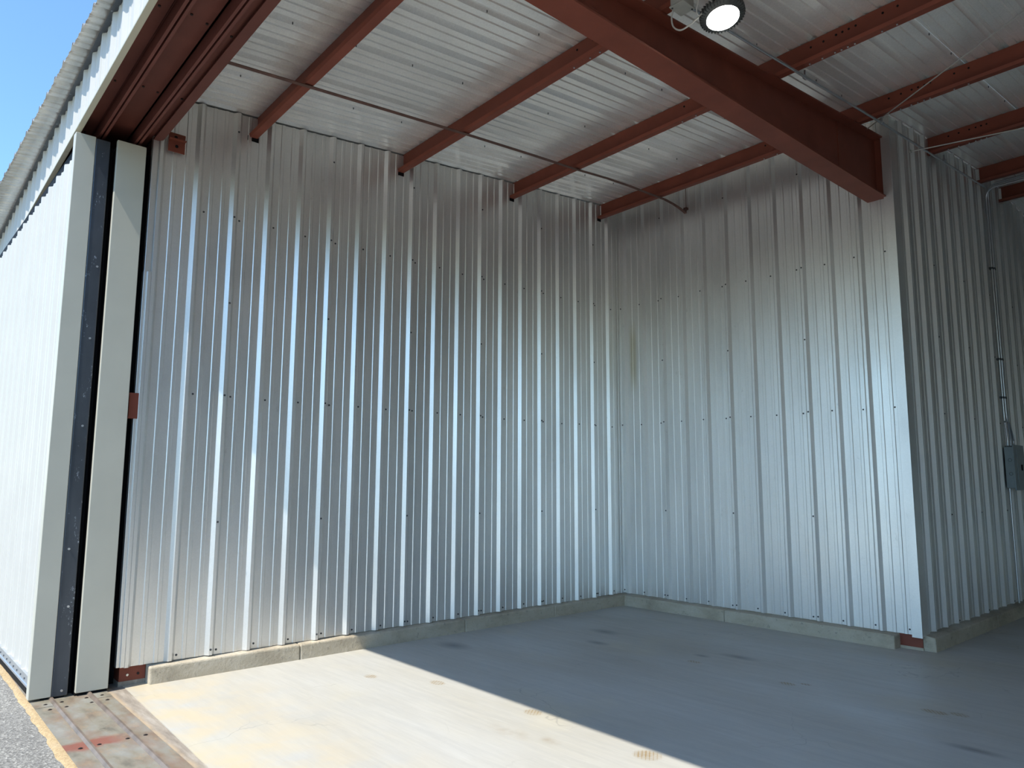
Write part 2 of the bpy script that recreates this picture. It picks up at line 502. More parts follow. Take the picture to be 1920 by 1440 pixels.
# ------------------------------------------------------------------ ground, sand verge, floor
g = MB(); g.box(-70, 80, -90, -0.885, -0.30, -0.012)
g.build('ground', M['asphalt'], kind='structure', label='grey speckled asphalt apron outside the sliding doors')
sv = MB()
prev = None
xs = [-4 + i * 0.05 for i in range(340)]
lo, hi = [], []
for i, x in enumerate(xs):
    sk = -0.018 * x
    lo.append((x, -0.905 + sk + 0.004 * math.sin(x * 9.1) + 0.003 * math.sin(x * 23.7) + random.uniform(-.004, .004)))
    hi.append((x, -0.845 + sk))
vs, fs = [], []
for i in range(len(xs)):
    l, h = lo[i], hi[i]
    vs += [(l[0], l[1], -0.0118), (l[0], (l[1] * .6 + h[1] * .4), 0.001 + random.uniform(0, .002)), (h[0], h[1], 0.0005)]
for i in range(len(xs) - 1):
    for j in range(2):
        a = i * 3 + j; fs.append((a, a + 3, a + 4, a + 1))
sv.add(vs, fs, True)
sv.build('sand_strip', M['sand'], kind='stuff', label='narrow strip of tan sand between asphalt and rusty door track', cat='sand')

fl = MB()
fp = [(-0.20, -0.268), (0.15, -0.276), (2.1, -0.370), (12.7, -0.372), (12.7, 16.8), (-0.20, 16.8)]
fl.hexa([(x, y, -.2) for x, y in fp], [(x, y, 0) for x, y in fp])
floor = fl.build('floor', M['floor'], kind='structure', label='pale worn concrete hangar floor')
ws = MB()
ws.hexa([(-0.3, -0.425, -.15), (13, -0.425 - .016 * 13.3, -.15), (13, -0.2, -.15), (-0.3, -0.2, -.15)],
        [(-0.3, -0.425, -.004), (13, -0.425 - .016 * 13.3, -.004), (13, -0.2, -.004), (-0.3, -0.2, -.004)])
tr = ws.build('trim_1', M['weathered'], kind='structure', label='weathered dusty concrete threshold strip between track and floor')
sb = MB(); sb.box(-7, 14, -0.89, -0.30, -0.25, -0.010)
sb.build('trim_2', M['sand'], kind='structure', label='sandy bed under the door track')

# ------------------------------------------------------------------ ribbed walls
screw_mesh_cache = {}
def add_screw(mb, p, nrm):
    nrm = Vector(nrm)
    mb.disc(Vector(p) - nrm * 0.001, nrm, 0.0088, 0.0025, 8)
    mb.disc(Vector(p) + nrm * 0.0015, nrm, 0.0056, 0.006, 6)

def ribbed_wall(name, pt, nrm, phase, u0, u1, laps, top, rows, laprows, lab, z0=0.135, side=0.094, cut=None, rowfn=None):
    root = empty(name, (0, 0, 0), lab, None, None, 'structure')
    edges = [u0] + [phase + S * k + 0.084 for k in laps] + [u1]
    for i, (a, b) in enumerate(zip(edges, edges[1:])):
        off = 0.0015 * (i % 2)
        pts = [(u, h + off) for u, h in rib_profile(phase, a - (0.012 if i else 0), b)]
        sheet(pt, pts, lambda u: z0 - (0.004 if i % 2 else 0), top).build('wall_panel', M['galv'], root)
    sm = MB()
    k = math.ceil((max(u0, phase) - phase - side) / S - 1e-6) if name != 'wall_back' else 0
    while phase + k * S + side < u1:
        for z in rows:
            zz = z
            if zz < top(phase + k * S) - 0.06:
                u = phase + k * S + side
                add_screw(sm, pt(u + random.uniform(-.004, .004), 0.0015, zz + random.uniform(-.006, .006)), nrm)
                if k in laps:
                    add_screw(sm, pt(phase + k * S + 0.038, 0.0335, zz + 0.008), nrm)
        if k in laps:
            for z in laprows:
                if z < top(phase + k * S) - 0.06:
                    add_screw(sm, pt(phase + k * S + 0.038, 0.0335, z), nrm)
        k += 1
    sm.build('panel_screws', M['screw'], root, kind='stuff')
    return root

topL = lambda y: zroof(y) - 0.012
wl_ = ribbed_wall('wall_left', lambda u, h, z: Vector((h, u, z)), (1, 0, 0), 0.0, -0.285, 5.50, [1, 4, 7, 10, 13, 16], topL,
                  [0.17, 2.20, 3.735], [1.175, 2.99, 4.51], 'corrugated galvanised side wall on the left of the bay')
# corner trim at the door end of the left wall: lower length lapped over the upper
t1 = MB(); t1.box(-0.03, 0.018, -0.335, -0.262, 0.14, 3.14); t1.box(0.018, 0.034, -0.312, -0.282, 0.14, 3.14)
t1.build('corner_trim', M['galv'], wl_, bevel=0.003)
t1 = MB(); t1.box(-0.03, 0.014, -0.332, -0.250, 3.12, 4.40)
t1.build('corner_trim', M['galv'], wl_, bevel=0.003)

wb_ = ribbed_wall('wall_back', lambda u, h, z: Vector((u, 5.48 - h, z)), (0, -1, 0), 0.034, -0.03, 3.405, [2, 5, 8], lambda u: zroof(5.48) - 0.006,
                  [0.17, 2.23, 3.77], [1.17, 3.0, 4.82], 'corrugated galvanised back wall facing the door opening', side=-0.028)
XR = 3.483
t1 = MB(); t1.box(3.392, XR, 5.437, 5.447, 0.115, zroof(5.44) - 0.01); t1.box(XR - .01, XR, 5.44, 5.625, 0.125, zroof(5.44) - .01)
t1.build('corner_trim', M['galv'], wb_, bevel=0.002)
wr_ = ribbed_wall('wall_right', lambda u, h, z: Vector((XR + h - 0.002, u, z)), (1, 0, 0), 5.664, 5.60, 16.6, [2, 5, 8, 11, 14, 17, 20, 23, 26, 29, 32, 35], topL,
                  [0.17, 2.2, 3.75], [1.2, 3.0], 'corrugated galvanised tail wall beyond the outer corner', z0=0.15)
# the other half of the hangar, outside the picture, closes the room
XM = 12.5
ribbed_wall('wall_far', lambda u, h, z: Vector((XM - h, u, z)), (-1, 0, 0), 0.0, -0.33, 5.475, [1, 4, 7, 10, 13, 16], topL, [0.17, 2.2, 3.735], [], 'corrugated side wall across the bay, outside the picture')
ribbed_wall('wall_rear', lambda u, h, z: Vector((u, 5.48 - h, z)), (0, -1, 0), 9.09, 9.017, 12.5, [1, 4, 7, 10], lambda u: zroof(5.48) - 0.006, [0.17, 2.2, 3.735], [], 'corrugated wall mirroring the back wall, outside the picture')
ribbed_wall('wall_tail', lambda u, h, z: Vector((9.017 - h, u, z)), (-1, 0, 0), 5.664, 5.45, 16.6, [2, 5, 8, 11, 14, 17, 20, 23, 26, 29, 32], topL, [0.17, 2.2], [], 'corrugated tail wall mirroring the right wall, outside the picture')
ribbed_wall('wall_end', lambda u, h, z: Vector((u, 16.6 - h, z)), (0, -1, 0), 3.6, 3.4, 9.1, [1, 4, 7, 10, 13, 16], lambda u: zroof(16.6) - 0.006, [0.17, 2.2], [], 'corrugated wall closing the tail of the hangar')
# front wall of the neighbouring unit behind the stacked doors
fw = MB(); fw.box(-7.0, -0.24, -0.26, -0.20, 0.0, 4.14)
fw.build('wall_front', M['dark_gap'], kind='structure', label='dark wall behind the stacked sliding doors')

nb = MB(); nb.box(-6.60, -6.54, 0.0, 17.0, 0.0, 4.62); nb.box(-6.54, 3.40, 16.94, 17.0, 0.0, 4.62)  # unseen walls added so the gaps along the roof line stay dark
nb.box(-6.60, -6.54, 0.4, 16.0, 4.62, 4.70)
nb.build('wall_blocker', M['dark_gap'], kind='structure', label='unseen dark wall added to keep daylight out of the roof gaps')
# ------------------------------------------------------------------ roof
ceil_ = empty('ceiling', (0, 0, 0), 'ribbed galvanised roof sheets over the bay', None, None, 'structure')
CPH = 1.570
def ppt(u, h, y):
    return Vector((u, y, zroof(y) + 0.004 + h))
lap0 = CPH
x = lap0 - 9 * 3 * S
k = 0
rs = MB()
while x < 14.2:
    a, b = x, x + 3 * S
    off = 0.0015 * (k % 2)
    if b > -6.5:
        off *= 2.5
        pts = [(u, h + off) for u, h in rib_profile(CPH - 0.045, a - 0.012, b + 0.004, rh=0.036, mh=0.010)]
        sheet(ppt, pts, lambda u: -1.0, lambda u: RIDGE_Y).build('roof_panel', M['galv_roof'], ceil_)
        if b > 2.5 and a < 10:
            sheet(ppt, pts, lambda u: RIDGE_Y, lambda u: 17.0).build('roof_panel', M['galv_roof'], ceil_)
        for y in [0.1 + .5 * j for j in range(17)]:
            if 0 < b < 6:
                p = ppt(b - 0.004, -0.004, y)
                rs.disc(p, (0, 0, -1), 0.0045, 0.016, 6)
    x = b; k += 1
rs.build('lap_screws', M['screw'], ceil_, kind='stuff')

# ------------------------------------------------------------------ header with door guides, fascia, eave
SK = -0.027                                   # front members run a touch out of square with the side wall
def xb(mb, x0, x1, y0, y1, z0, z1, sk=SK):
    a = [(x0, y0 + sk * x0, z0), (x0, y1 + sk * x0, z0), (x0, y1 + sk * x0, z1), (x0, y0 + sk * x0, z1)]
    b = [(x1, y0 + sk * x1, z0), (x1, y1 + sk * x1, z0), (x1, y1 + sk * x1, z1), (x1, y0 + sk * x1, z1)]
    return mb.hexa(a, b)
XA, XZ = -6.6, 13.5
hd = empty('door_header', (0, -0.55, 4.2), 'long red steel header with door guides across the top of the opening', 'beam')
for (y0, y1) in ((-0.830, -0.712), (-0.668, -0.470), (-0.426, -0.268)):
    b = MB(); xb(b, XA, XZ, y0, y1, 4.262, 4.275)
    b.build('soffit_channel', M['header_red_shaded'], hd)
b = MB()
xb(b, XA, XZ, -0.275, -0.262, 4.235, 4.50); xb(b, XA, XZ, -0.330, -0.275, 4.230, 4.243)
b.build('inner_angle', M['header_red_shaded'], hd)
for yc in (-0.690, -0.448):
    for sg in (-1, 1):                                    # each guide is a pair of angles with a slot between
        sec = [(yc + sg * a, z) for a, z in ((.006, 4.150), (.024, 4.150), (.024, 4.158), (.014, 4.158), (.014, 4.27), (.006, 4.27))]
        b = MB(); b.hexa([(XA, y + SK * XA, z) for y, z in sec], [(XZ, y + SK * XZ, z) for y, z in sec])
        b.build('door_guide', M['header_red_shaded'], hd)
b = MB()
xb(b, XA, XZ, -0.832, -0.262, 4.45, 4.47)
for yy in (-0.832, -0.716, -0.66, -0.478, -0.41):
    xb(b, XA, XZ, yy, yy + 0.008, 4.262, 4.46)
b.build('header_web', M['header_red_shaded'], hd)
b = MB()
for i in range(9):
    for yy in (-0.77, -0.60, -0.50, -0.34):
        xx = -1.4 + 1.05 * i + 0.1 * random.random()
        b.disc((xx, yy + SK * xx, 4.263), (0, 0, -1), 0.009, 0.008, 6)
b.build('bolts', M['dark_gap'], hd, kind='stuff')
# eave strut that carries the roof edge
b = MB(); xb(b, XA, XZ, -0.838, -0.26, 4.475, 4.555)
b.build('eave_plate', M['dark_gap'], hd)

wf = empty('trim_4', (0, 0, 0), 'white ribbed fascia under the roof edge, sunlit', None, None, 'structure')
x = XA
i = 0
while x < XZ:
    a, bb = x, min(XZ, x + 3 * S)
    pts = rib_profile(0.05, a - 0.01, bb, rh=0.020)
    off = 0.001 * (i % 2)
    sheet(lambda u, h, z: Vector((u, -0.846 - h - off + SK * u, z)), pts, lambda u: 4.158, lambda u: 4.590).build('fascia_panel', M['white'], wf)
    x = bb; i += 1
x = XA; i = 0
while x < XZ:
    x1 = min(XZ, x + 3.05)
    b = MB(); xb(b, x, x1 - 0.004, -0.872, -0.832, 4.142, 4.160)
    b.build('drip_trim', M['cream'], wf, bevel=0.003)
    x = x1; i += 1
b = MB(); xb(b, XA, XZ, -0.884, -0.846, 4.578, 4.584)
b.build('eave_trim', M['tube'], wf)

# ------------------------------------------------------------------ sliding doors
def white_face(root, x0, x1, y, z0, z1):
    x = x1 - 0.03
    i = 0
    while x > x0:
        a = max(x0, x - 3 * S)
        pts = rib_profile(-0.11, a, x + (0.008 if i else 0), rh=0.022)
        sheet(lambda u, h, z: Vector((u, y - h - 0.001 * (i % 2), z)), pts, lambda u: z0, lambda u: z1).build('face_panel', M['white'], root)
        x = a; i += 1

d1 = empty('door_1', (0, -0.75, 0), 'outer sliding hangar door, white ribbed face, seen edge on', None, None, 'structure')
DX = 0.045
white_face(d1, -6.2, DX, -0.842, 0.150, 3.985)
b = MB(); b.box(DX - 0.075, DX, -0.878, -0.742, 0.018, 4.105)
b.build('edge_trim', M['beige'], d1, bevel=0.004)
b = MB(); b.box(DX - 0.10, DX - 0.004, -0.742, -0.640, 0.012, 4.10)
b.build('steel_tube', M['tube'], d1, bevel=0.008)
b = MB(); b.box(-6.2, DX - 0.075, -0.834, -0.66, 0.05, 3.975)
b.build('door_core', M['dark_gap'], d1)
b = MB(); b.box(-6.2, DX - 0.076, -0.815, -0.78, 3.98, 4.118)
b.build('top_seal', M['black'], d1)
b = MB(); b.box(-6.2, DX - 0.078, -0.866, -0.834, 0.085, 0.150); b.box(-6.2, DX - 0.078, -0.872, -0.866, 0.078, 0.092)
b.build('bottom_flashing', M['galv_bright'], d1, label='bright galvanised flashing along the foot of the door')
b = MB()
for i in range(40):
    b.disc((-0.20 - 0.152 * i, -0.866, 0.118), (0, -1, 0), 0.007, 0.005, 6)
b.build('rivets', M['screw'], d1, kind='stuff')
b = MB(); b.box(-6.2, DX - 0.078, -0.846, -0.66, -0.004, 0.085); b.box(-0.08, DX - 0.03, -0.80, -0.655, -0.004, 0.03)
b.build('bottom_seal', M['black'], d1)
b = MB()
for z in (0.05, 0.62, 1.02, 1.9, 2.55, 3.1):
    b.disc((DX - 0.004, -0.685 + random.uniform(-.02, .02), z), (1, 0, 0), 0.008, 0.008, 8)
b.build('tube_bolts', M['galv_bright'], d1, kind='stuff')

d2 = empty('door_2', (0, -0.5, 0), 'inner sliding hangar door, flat beige edge, half hidden', None, None, 'structure')
b = MB(); b.box(DX - 0.005, DX + 0.030, -0.600, -0.392, 0.022, 4.12)
b.build('edge_trim', M['beige'], d2, bevel=0.004)
b = MB(); b.box(-6.2, DX - 0.02, -0.585, -0.405, 0.03, 4.10)
b.build('door_core', M['dark_gap'], d2)
b = MB(); b.box(-6.2, DX + 0.01, -0.60, -0.395, -0.004, 0.024); b.box(DX - 0.14, DX - 0.10, -0.638, -0.600, 0.0, 4.09)  # bottom seal, plus a black strip standing in for shade between the leaves
b.build('seal_and_gap_black', M['black'], d2)
d3 = empty('door_blocker', (10.4, -0.5, 0), 'unseen closed door leaf added to darken the far half of the bay', None, None, 'structure')
b = MB(); b.box(8.8, 13.4, -0.60, -0.53, 0.03, 4.12)  # out-of-view leaf added to keep daylight off the far interior
b.build('door_core', M['dark_gap'], d3)
b = MB(); b.box(8.8, 13.4, -0.53, -0.52, 0.03, 4.12)
b.build('inner_lining', M['galv'], d3)
# black block stands in for the shade between inner door and wall
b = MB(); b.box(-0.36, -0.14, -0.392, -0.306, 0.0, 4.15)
b.build('gap_block', M['black'], kind='structure', label='black block standing in for the shade in the gap beside the inner door')

# ------------------------------------------------------------------ bottom track
TS = -0.016
trk = empty('door_track', (3, -0.63, 0), 'rusty double-rail steel door track let into the ground', 'track')
segs = [(-6.4, -3.1), (-3.1, 0.225), (0.225, 3.4), (3.4, 6.5), (6.5, 9.6), (9.6, 12.8)]
for i, (x0, x1) in enumerate(segs):
    for j, (y0, y1) in enumerate(((-0.862, -0.752), (-0.722, -0.522), (-0.492, -0.395))):
        b = MB(); xb(b, x0 + .002, x1 - .002, y0, y1, -0.02, 0.0015 + 0.001 * ((i + j) % 2), TS)
        b.build('track_plate', M['plate_rusty' if (i + j) % 3 == 1 else 'plate'], trk)
for yc, m in ((-0.737, 'rail'), (-0.507, 'rail')):
    b = MB()
    x0, x1 = -6.4, 12.8
    prof = [(-.017, -.01), (-.017, .003), (-.006, .018), (.006, .018), (.017, .003), (.017, -.01)]
    b.hexa([(x0, yc + y + TS * x0, z) for y, z in prof], [(x1, yc + y + TS * x1, z) for y, z in prof])
    b.build('rail', M[m], trk)
b = MB(); xb(b, 0.19, 0.95, -0.632, -0.598, 0.0, 0.004, TS)
b.build('splice_bar', M['plate'], trk)
for x in (0.158, 0.305, 1.24, 2.3, 3.3):
    for y in (-0.792, -0.696, -0.546, -0.448):
        b = MB()
        yy = y + (0.0 if x < 1 else -0.014 * x)
        b.disc((x, yy, 0.001), (0, 0, 1), 0.013, 0.002, 10); b.disc((x, yy, 0.003), (0, 0, 1), 0.008, 0.003, 6)
        b.build('bolt', M['dark_gap'], trk)

# ------------------------------------------------------------------ concrete curbs
def curb(name, segs, lab):
    root = empty(name, (0, 0, 0), lab, None, None, 'structure')
    for (a, bq) in segs:
        mb = MB().hexa(a, bq)
        mb.build('curb_block', M['curb'], root, bevel=0.012)
    return root
cx, ch = 0.0895, 0.122
segs = []
for y0, y1 in ((-0.117, 1.082), (1.086, 2.870), (2.874, 4.15), (4.153, 5.60)):
    sec = lambda y: [(-0.15, y, -.05), (cx, y, -.05), (cx - .006, y, ch), (-0.012, y, ch + .006), (-0.012, y, .17), (-0.15, y, .17)]
    segs.append((sec(y0), sec(y1)))
curb('baseboard_left', segs, 'rough concrete curb along the foot of the left wall')
segs = []
for x0, x1 in ((0.0905, 1.489), (1.493, 3.268)):
    sec = lambda x: [(x, 5.65, -.05), (x, 5.35, -.05), (x, 5.356, ch), (x, 5.492, ch + .004), (x, 5.492, .17), (x, 5.65, .17)]
    segs.append((sec(x0), sec(x1)))
curb('baseboard_back', segs, 'concrete curb along the foot of the back wall')
segs = []
for y0, y1 in ((5.50, 7.3), (7.304, 10.0), (10.004, 16.5)):
    sec = lambda y: [(XR - .2, y, -.05), (XR + cx, y, -.05), (XR + cx - .006, y, ch), (XR - .014, y, ch + .016), (XR - .014, y, .18), (XR - .2, y, .18)]
    segs.append((sec(y0), sec(y1)))
curb('baseboard_right', segs, 'concrete curb along the foot of the tail wall')

# ------------------------------------------------------------------ columns (feet show under the sheets)
def column(x0, x1, y0, y1, lab, top):
    c = empty('steel_column', ((x0 + x1) / 2, (y0 + y1) / 2, 0), lab, 'column')
    b = MB()
    b.box(x0, x1, y0, y0 + .012, .032, top); b.box(x0, x1, y1 - .012, y1, .032, top)
    b.box(x1 - .02, x1, y0 + .012, y1 - .012, .032, top)
    b.build('shaft', M['red'], c)
    b = MB(); b.box(x0, x1 + .002, y0 - .004, y1 + .004, -.01, .032)
    b.build('grout_pad', M['weathered'], c)
    for yy, mm in ((y0 + .055, 'galv_bright'), (y1 - .05, 'dark_gap')):
        MB().disc((x1, yy, .075), (1, 0, 0), .009, .008, 8).build('bolt', M[mm], c)
    return c
column(-0.20, -0.012, -0.302, -0.122, 'red steel column foot at the door end of the left wall', 4.21)
cc = empty('steel_column', (3.36, 5.56, 0), 'red steel column foot under the outer wall corner', 'column')
b = MB(); b.box(3.262, 3.463, 5.487, 5.499, .024, 4.25); b.box(3.262, 3.463, 5.63, 5.642, .024, 4.25); b.box(3.355, 3.367, 5.499, 5.63, .024, 4.25)
b.build('shaft', M['red'], cc)
b = MB(); b.box(3.258, 3.468, 5.480, 5.646, -.01, .024)
b.build('grout_pad', M['curb'], cc)

# ------------------------------------------------------------------ rafter beam and purlins
def rafter(xc, lab, x_in_view=True):
    r = empty('rafter_beam', (xc, 2.5, 4.3), lab, 'beam')
    y0, y1 = -0.25, 5.475
    zt = lambda y: zroof(y) - 0.205
    b = MB(); b.hexa([(xc - .096, y0, 4.300), (xc + .096, y0, 4.300), (xc + .096, y0, 4.314), (xc - .096, y0, 4.314)],
                     [(xc - .096, y1, 4.300), (xc + .096, y1, 4.300), (xc + .096, y1, 4.314), (xc - .096, y1, 4.314)])
    b.build('bottom_flange', M['red'], r)
    b = MB(); b.hexa([(xc - .096, y0, zt(y0) - .014), (xc + .096, y0, zt(y0) - .014), (xc + .096, y0, zt(y0)), (xc - .096, y0, zt(y0))],
                     [(xc - .096, y1, zt(y1) - .014), (xc + .096, y1, zt(y1) - .014), (xc + .096, y1, zt(y1)), (xc - .096, y1, zt(y1))])
    b.build('top_flange', M['red'], r)
    b = MB(); b.hexa([(xc - .005, y0, 4.314), (xc + .005, y0, 4.314), (xc + .005, y0, zt(y0) - .014), (xc - .005, y0, zt(y0) - .014)],
                     [(xc - .005, y1, 4.314), (xc + .005, y1, 4.314), (xc + .005, y1, zt(y1) - .014), (xc - .005, y1, zt(y1) - .014)])
    b.build('web', M['red'], r)
    b = MB(); b.box(xc - .09, xc + .09, 5.463, 5.475, 4.315, zt(5.47) - .016)
    b.build('end_plate', M['red'], r)
    b = MB(); b.box(xc + .005, xc + .012, 4.62, 4.632, 4.315, zt(4.62) - .016)
    b.build('stiffener', M['red'], r)
    return r
rafter(3.318, 'deep red steel rafter beam ending at the wall corner')

PSK = -0.045
ORD = ['first red roof purlin inside the door header', 'second red roof purlin from the door header, lamp beside it',
       'third red roof purlin from the door header, bolts along its web', 'fourth red roof purlin, nearest the back wall top',
       'red roof purlin first beyond the outer wall corner', 'red roof purlin just before the ridge, conduits beside it',
       'red roof purlin just past the ridge']
def purlin(Y0, x0, x1, lab, first_web=True):
    o = empty('roof_purlin', (x0, Y0, zroof(Y0) - .2), lab, 'purlin', 'purlins under the roof sheets')
    fl_ = 0.068
    def sec(x, pr):
        y = Y0 + PSK * x
        zt = zroof(y) + 0.001
        return [(x, y + a, zt + c - (SLOPE * 0 if True else 0)) for a, c in pr]
    D = 0.200
    web = [(-.004, 0.0), (0, 0.0), (0, -D), (-.004, -D)]
    bot = [(0, -D), (0, -D + .004), (-fl_, -D + .004 - .004), (-fl_, -D - .004)]
    lip = [(-fl_, -D - .004), (-fl_ + .004, -D - .004), (-fl_ + .004 - .010, -D + .022), (-fl_ - .010, -D + .022)]
    top = [(0, 0), (0, -.004), (fl_, -.004 + .004), (fl_, .003)]
    MB().hexa(sec(x0, web), sec(x1, web)).build('web', M['red'], o)
    MB().hexa(sec(x0, bot), sec(x1, bot)).hexa(sec(x0, lip), sec(x1, lip)).build('bottom_flange', M['red'], o)
    MB().hexa(sec(x0, top), sec(x1, top)).build('top_flange', M['red'], o)
    if x0 < 0:
        yw = Y0
        MB().box(-0.004, 0.004, yw - .088, yw + .012, zroof(yw) - .235, zroof(yw) - .19).build('cutout_black_patch', M['black'], wl_)  # black plate in place of the dark hole under the purlin end
    return o
PY = [0.52, 2.06, 3.59, 5.12, 6.66, 8.30]
for i, y in enumerate(PY):
    x0 = -0.06 if i < 4 else XR - .01
    x1 = 12.55 if i < 4 else 9.03
    p = purlin(y, x0, x1, ORD[i])
    hx = {2: [(3.677, .055), (3.78, .055), (3.881, .05), (3.931, .05), (3.98, .05), (4.033, .05), (4.232, .05), (4.337, .05), (2.45, .05), (2.60, .05)],
          3: [(3.675, .05), (3.784, .05), (3.877, .05), (3.932, .05), (3.985, .05), (4.034, .05), (4.229, .05), (4.342, .05), (2.4, .05), (2.55, .05)],
          1: [(2.55, .05), (2.72, .05), (2.82, .05)], 4: [(3.69, .05), (3.79, .05), (3.89, .05), (3.95, .05), (4.0, .05), (4.05, .05)]}.get(i, [])
    if hx:
        b = MB()
        for (x, dz) in hx:
            yy = y + PSK * x
            b.disc((x, yy - .004, zroof(yy) - dz), (0, -1, 0), .0085, .004, 8)
        b.build('bolt_holes', M['black'], p, kind='stuff')
        b = MB()
        for (x, dz) in hx:
            yy = y + PSK * x
            b.disc((x, yy - .040, zroof(yy - .04) - .2035), (0, 0, -1), .007, .006, 6)
        b.build('flange_bolts', M['galv_bright'], p, kind='stuff')
purlin(9.20, XR - .01, 9.03, ORD[6])

# ------------------------------------------------------------------ sag strap, braces, brackets
st = empty('sag_strap', (1.15, 2.5, 4.6), 'thin rusty strap running under the purlins to a bent end', 'strap')
ys = [-0.27, 0.5, 1.2, 2.0, 2.8, 3.5, 4.0, 4.4, 4.86, 5.10, 5.25, 5.34, 5.40, 5.43]
zz = [0, 0, 0.0, 0, 0.0, 0.0, .012, .010, 0, -.020, -.06, -.10, -.135, -.155]
xx = [1.16, 1.155, 1.15, 1.14, 1.12, 1.09, 1.07, 1.05, 1.02, 1.03, 1.05, 1.07, 1.085, 1.092]
b = MB()
W = .019
for i in range(len(ys) - 1):
    za = zroof(ys[i]) - .212 + zz[i]; zb_ = zroof(ys[i + 1]) - .212 + zz[i + 1]
    b.hexa([(xx[i] - W, ys[i], za), (xx[i] + W, ys[i], za), (xx[i] + W, ys[i], za + .005), (xx[i] - W, ys[i], za + .005)],
           [(xx[i + 1] - W, ys[i + 1], zb_), (xx[i + 1] + W, ys[i + 1], zb_), (xx[i + 1] + W, ys[i + 1], zb_ + .005), (xx[i + 1] - W, ys[i + 1], zb_ + .005)])
b.build('strap', M['strap'], st)
b = MB(); b.tube([(1.096, 5.435, 5.09), (1.096, 5.435, 4.80)], .0045, 6)
b.build('hanger_rod', M['strap'], st)
b = MB(); b.box(1.072, 1.118, 5.41, 5.452, 4.81, 4.836); b.disc((1.096, 5.43, 4.80), (0, 0, -1), .012, .014, 6)
b.build('end_nut', M['strap'], st)

w1 = MB(); w1.tube([(3.425, 5.06, 4.875), (5.0, 3.79, 4.722), (9.08, 0.50, 4.42)], .0055, 6)
w1.build('brace_cable', M['wire'], label='thin steel brace cable rising from the corner across the bay', cat='cable', group='roof brace cables')
w1 = MB(); w1.tube([(3.50, 5.915, 4.885), (4.404, 6.292, 4.935), (8.9, 8.16, 5.14)], .0065, 6)
w1.disc((3.497, 5.91, 4.885), (1, 0, 0), .018, .012, 8)
w1.build('brace_cable', M['wire'], label='steel brace rod bolted to the tail wall, passing the fifth purlin', cat='cable', group='roof brace cables')
w1 = MB(); w1.tube([(3.49, 9.02, 5.14), (8.95, 8.9, 5.10)], .005, 6)
w1.build('brace_cable', M['wire'], label='dark thin cable past the ridge above the tail wall', cat='cable', group='roof brace cables')

bk = empty('angle_bracket', (0.03, -0.16, 4.24), 'red steel angle bracket under the header on the left wall', 'bracket')
b = MB(); b.box(0.034, 0.040, -0.225, -0.095, 4.165, 4.325)
b.build('plate', M['red'], bk)
b = MB(); b.box(0.040, 0.075, -0.225, -0.095, 4.262, 4.270); b.build('ledge', M['red'], bk)
b = MB(); b.disc((0.040, -0.16, 4.215), (1, 0, 0), .013, .003, 10); b.disc((0.040, -0.17, 4.29), (1, 0, 0), .013, .003, 10)
b.build('bolt_holes', M['black'], bk, kind='stuff')
bk = MB(); bk.box(-0.02, 0.032, -0.378, -0.288, 1.975, 2.172)
bk.build('door_stop', M['red'], bevel=.003, label='small red steel stop block in the gap beside the inner door', cat='bracket')

# ------------------------------------------------------------------ high-bay lamp, junction box, conduits
LC = Vector((3.80, 1.95, 4.435))
ax = Vector((0.20, -0.08, -1.0)).normalized()
lamp = empty('high_bay_lamp', LC, 'round black high-bay lamp, lit, hanging beside the rafter beam', 'lamp')
b = MB(); b.lathe(LC, -ax, [(0.0, -.004), (0.112, -.004), (0.115, 0.006), (0.132, 0.010), (0.135, 0.018), (0.135, .030), (0.115, .036), (0.055, .050), (0.055, .12), (0.0, .12)], 40)
b.build('housing', M['plastic_dark'], lamp)
b = MB(); b.lathe(LC, ax, [(0.0, 0.012), (0.05, 0.011), (0.100, 0.006), (0.106, 0.0)], 40)
b.build('lens', M['lens'], lamp)
b = MB()
a_ = ax.orthogonal().normalized(); c_ = ax.cross(a_)
for k in range(40):
    t = 2 * math.pi * k / 40
    e = math.cos(t) * a_ + math.sin(t) * c_; f = -math.sin(t) * a_ + math.cos(t) * c_
    p = LC - ax * 0.020
    lo_ = [p + e * .118 - f * .0035 + ax * .016, p + e * .118 + f * .0035 + ax * .016, p + e * .118 + f * .0035 - ax * .03, p + e * .118 - f * .0035 - ax * .03]
    hi_ = [p + e * .142 - f * .0035 + ax * .012, p + e * .142 + f * .0035 + ax * .012, p + e * .142 + f * .0035 - ax * .026, p + e * .142 - f * .0035 - ax * .026]
    b.hexa(lo_, hi_)
b.build('fin_ring', M['plastic_dark'], lamp)
top = LC - ax * 0.12
b = MB(); b.tube([top, top + Vector((0, 0, .03)), (top.x - .02, top.y + .01, 4.60), (3.83, 1.975, 4.638)], .008, 8)
b.build('hook', M['conduit'], lamp)

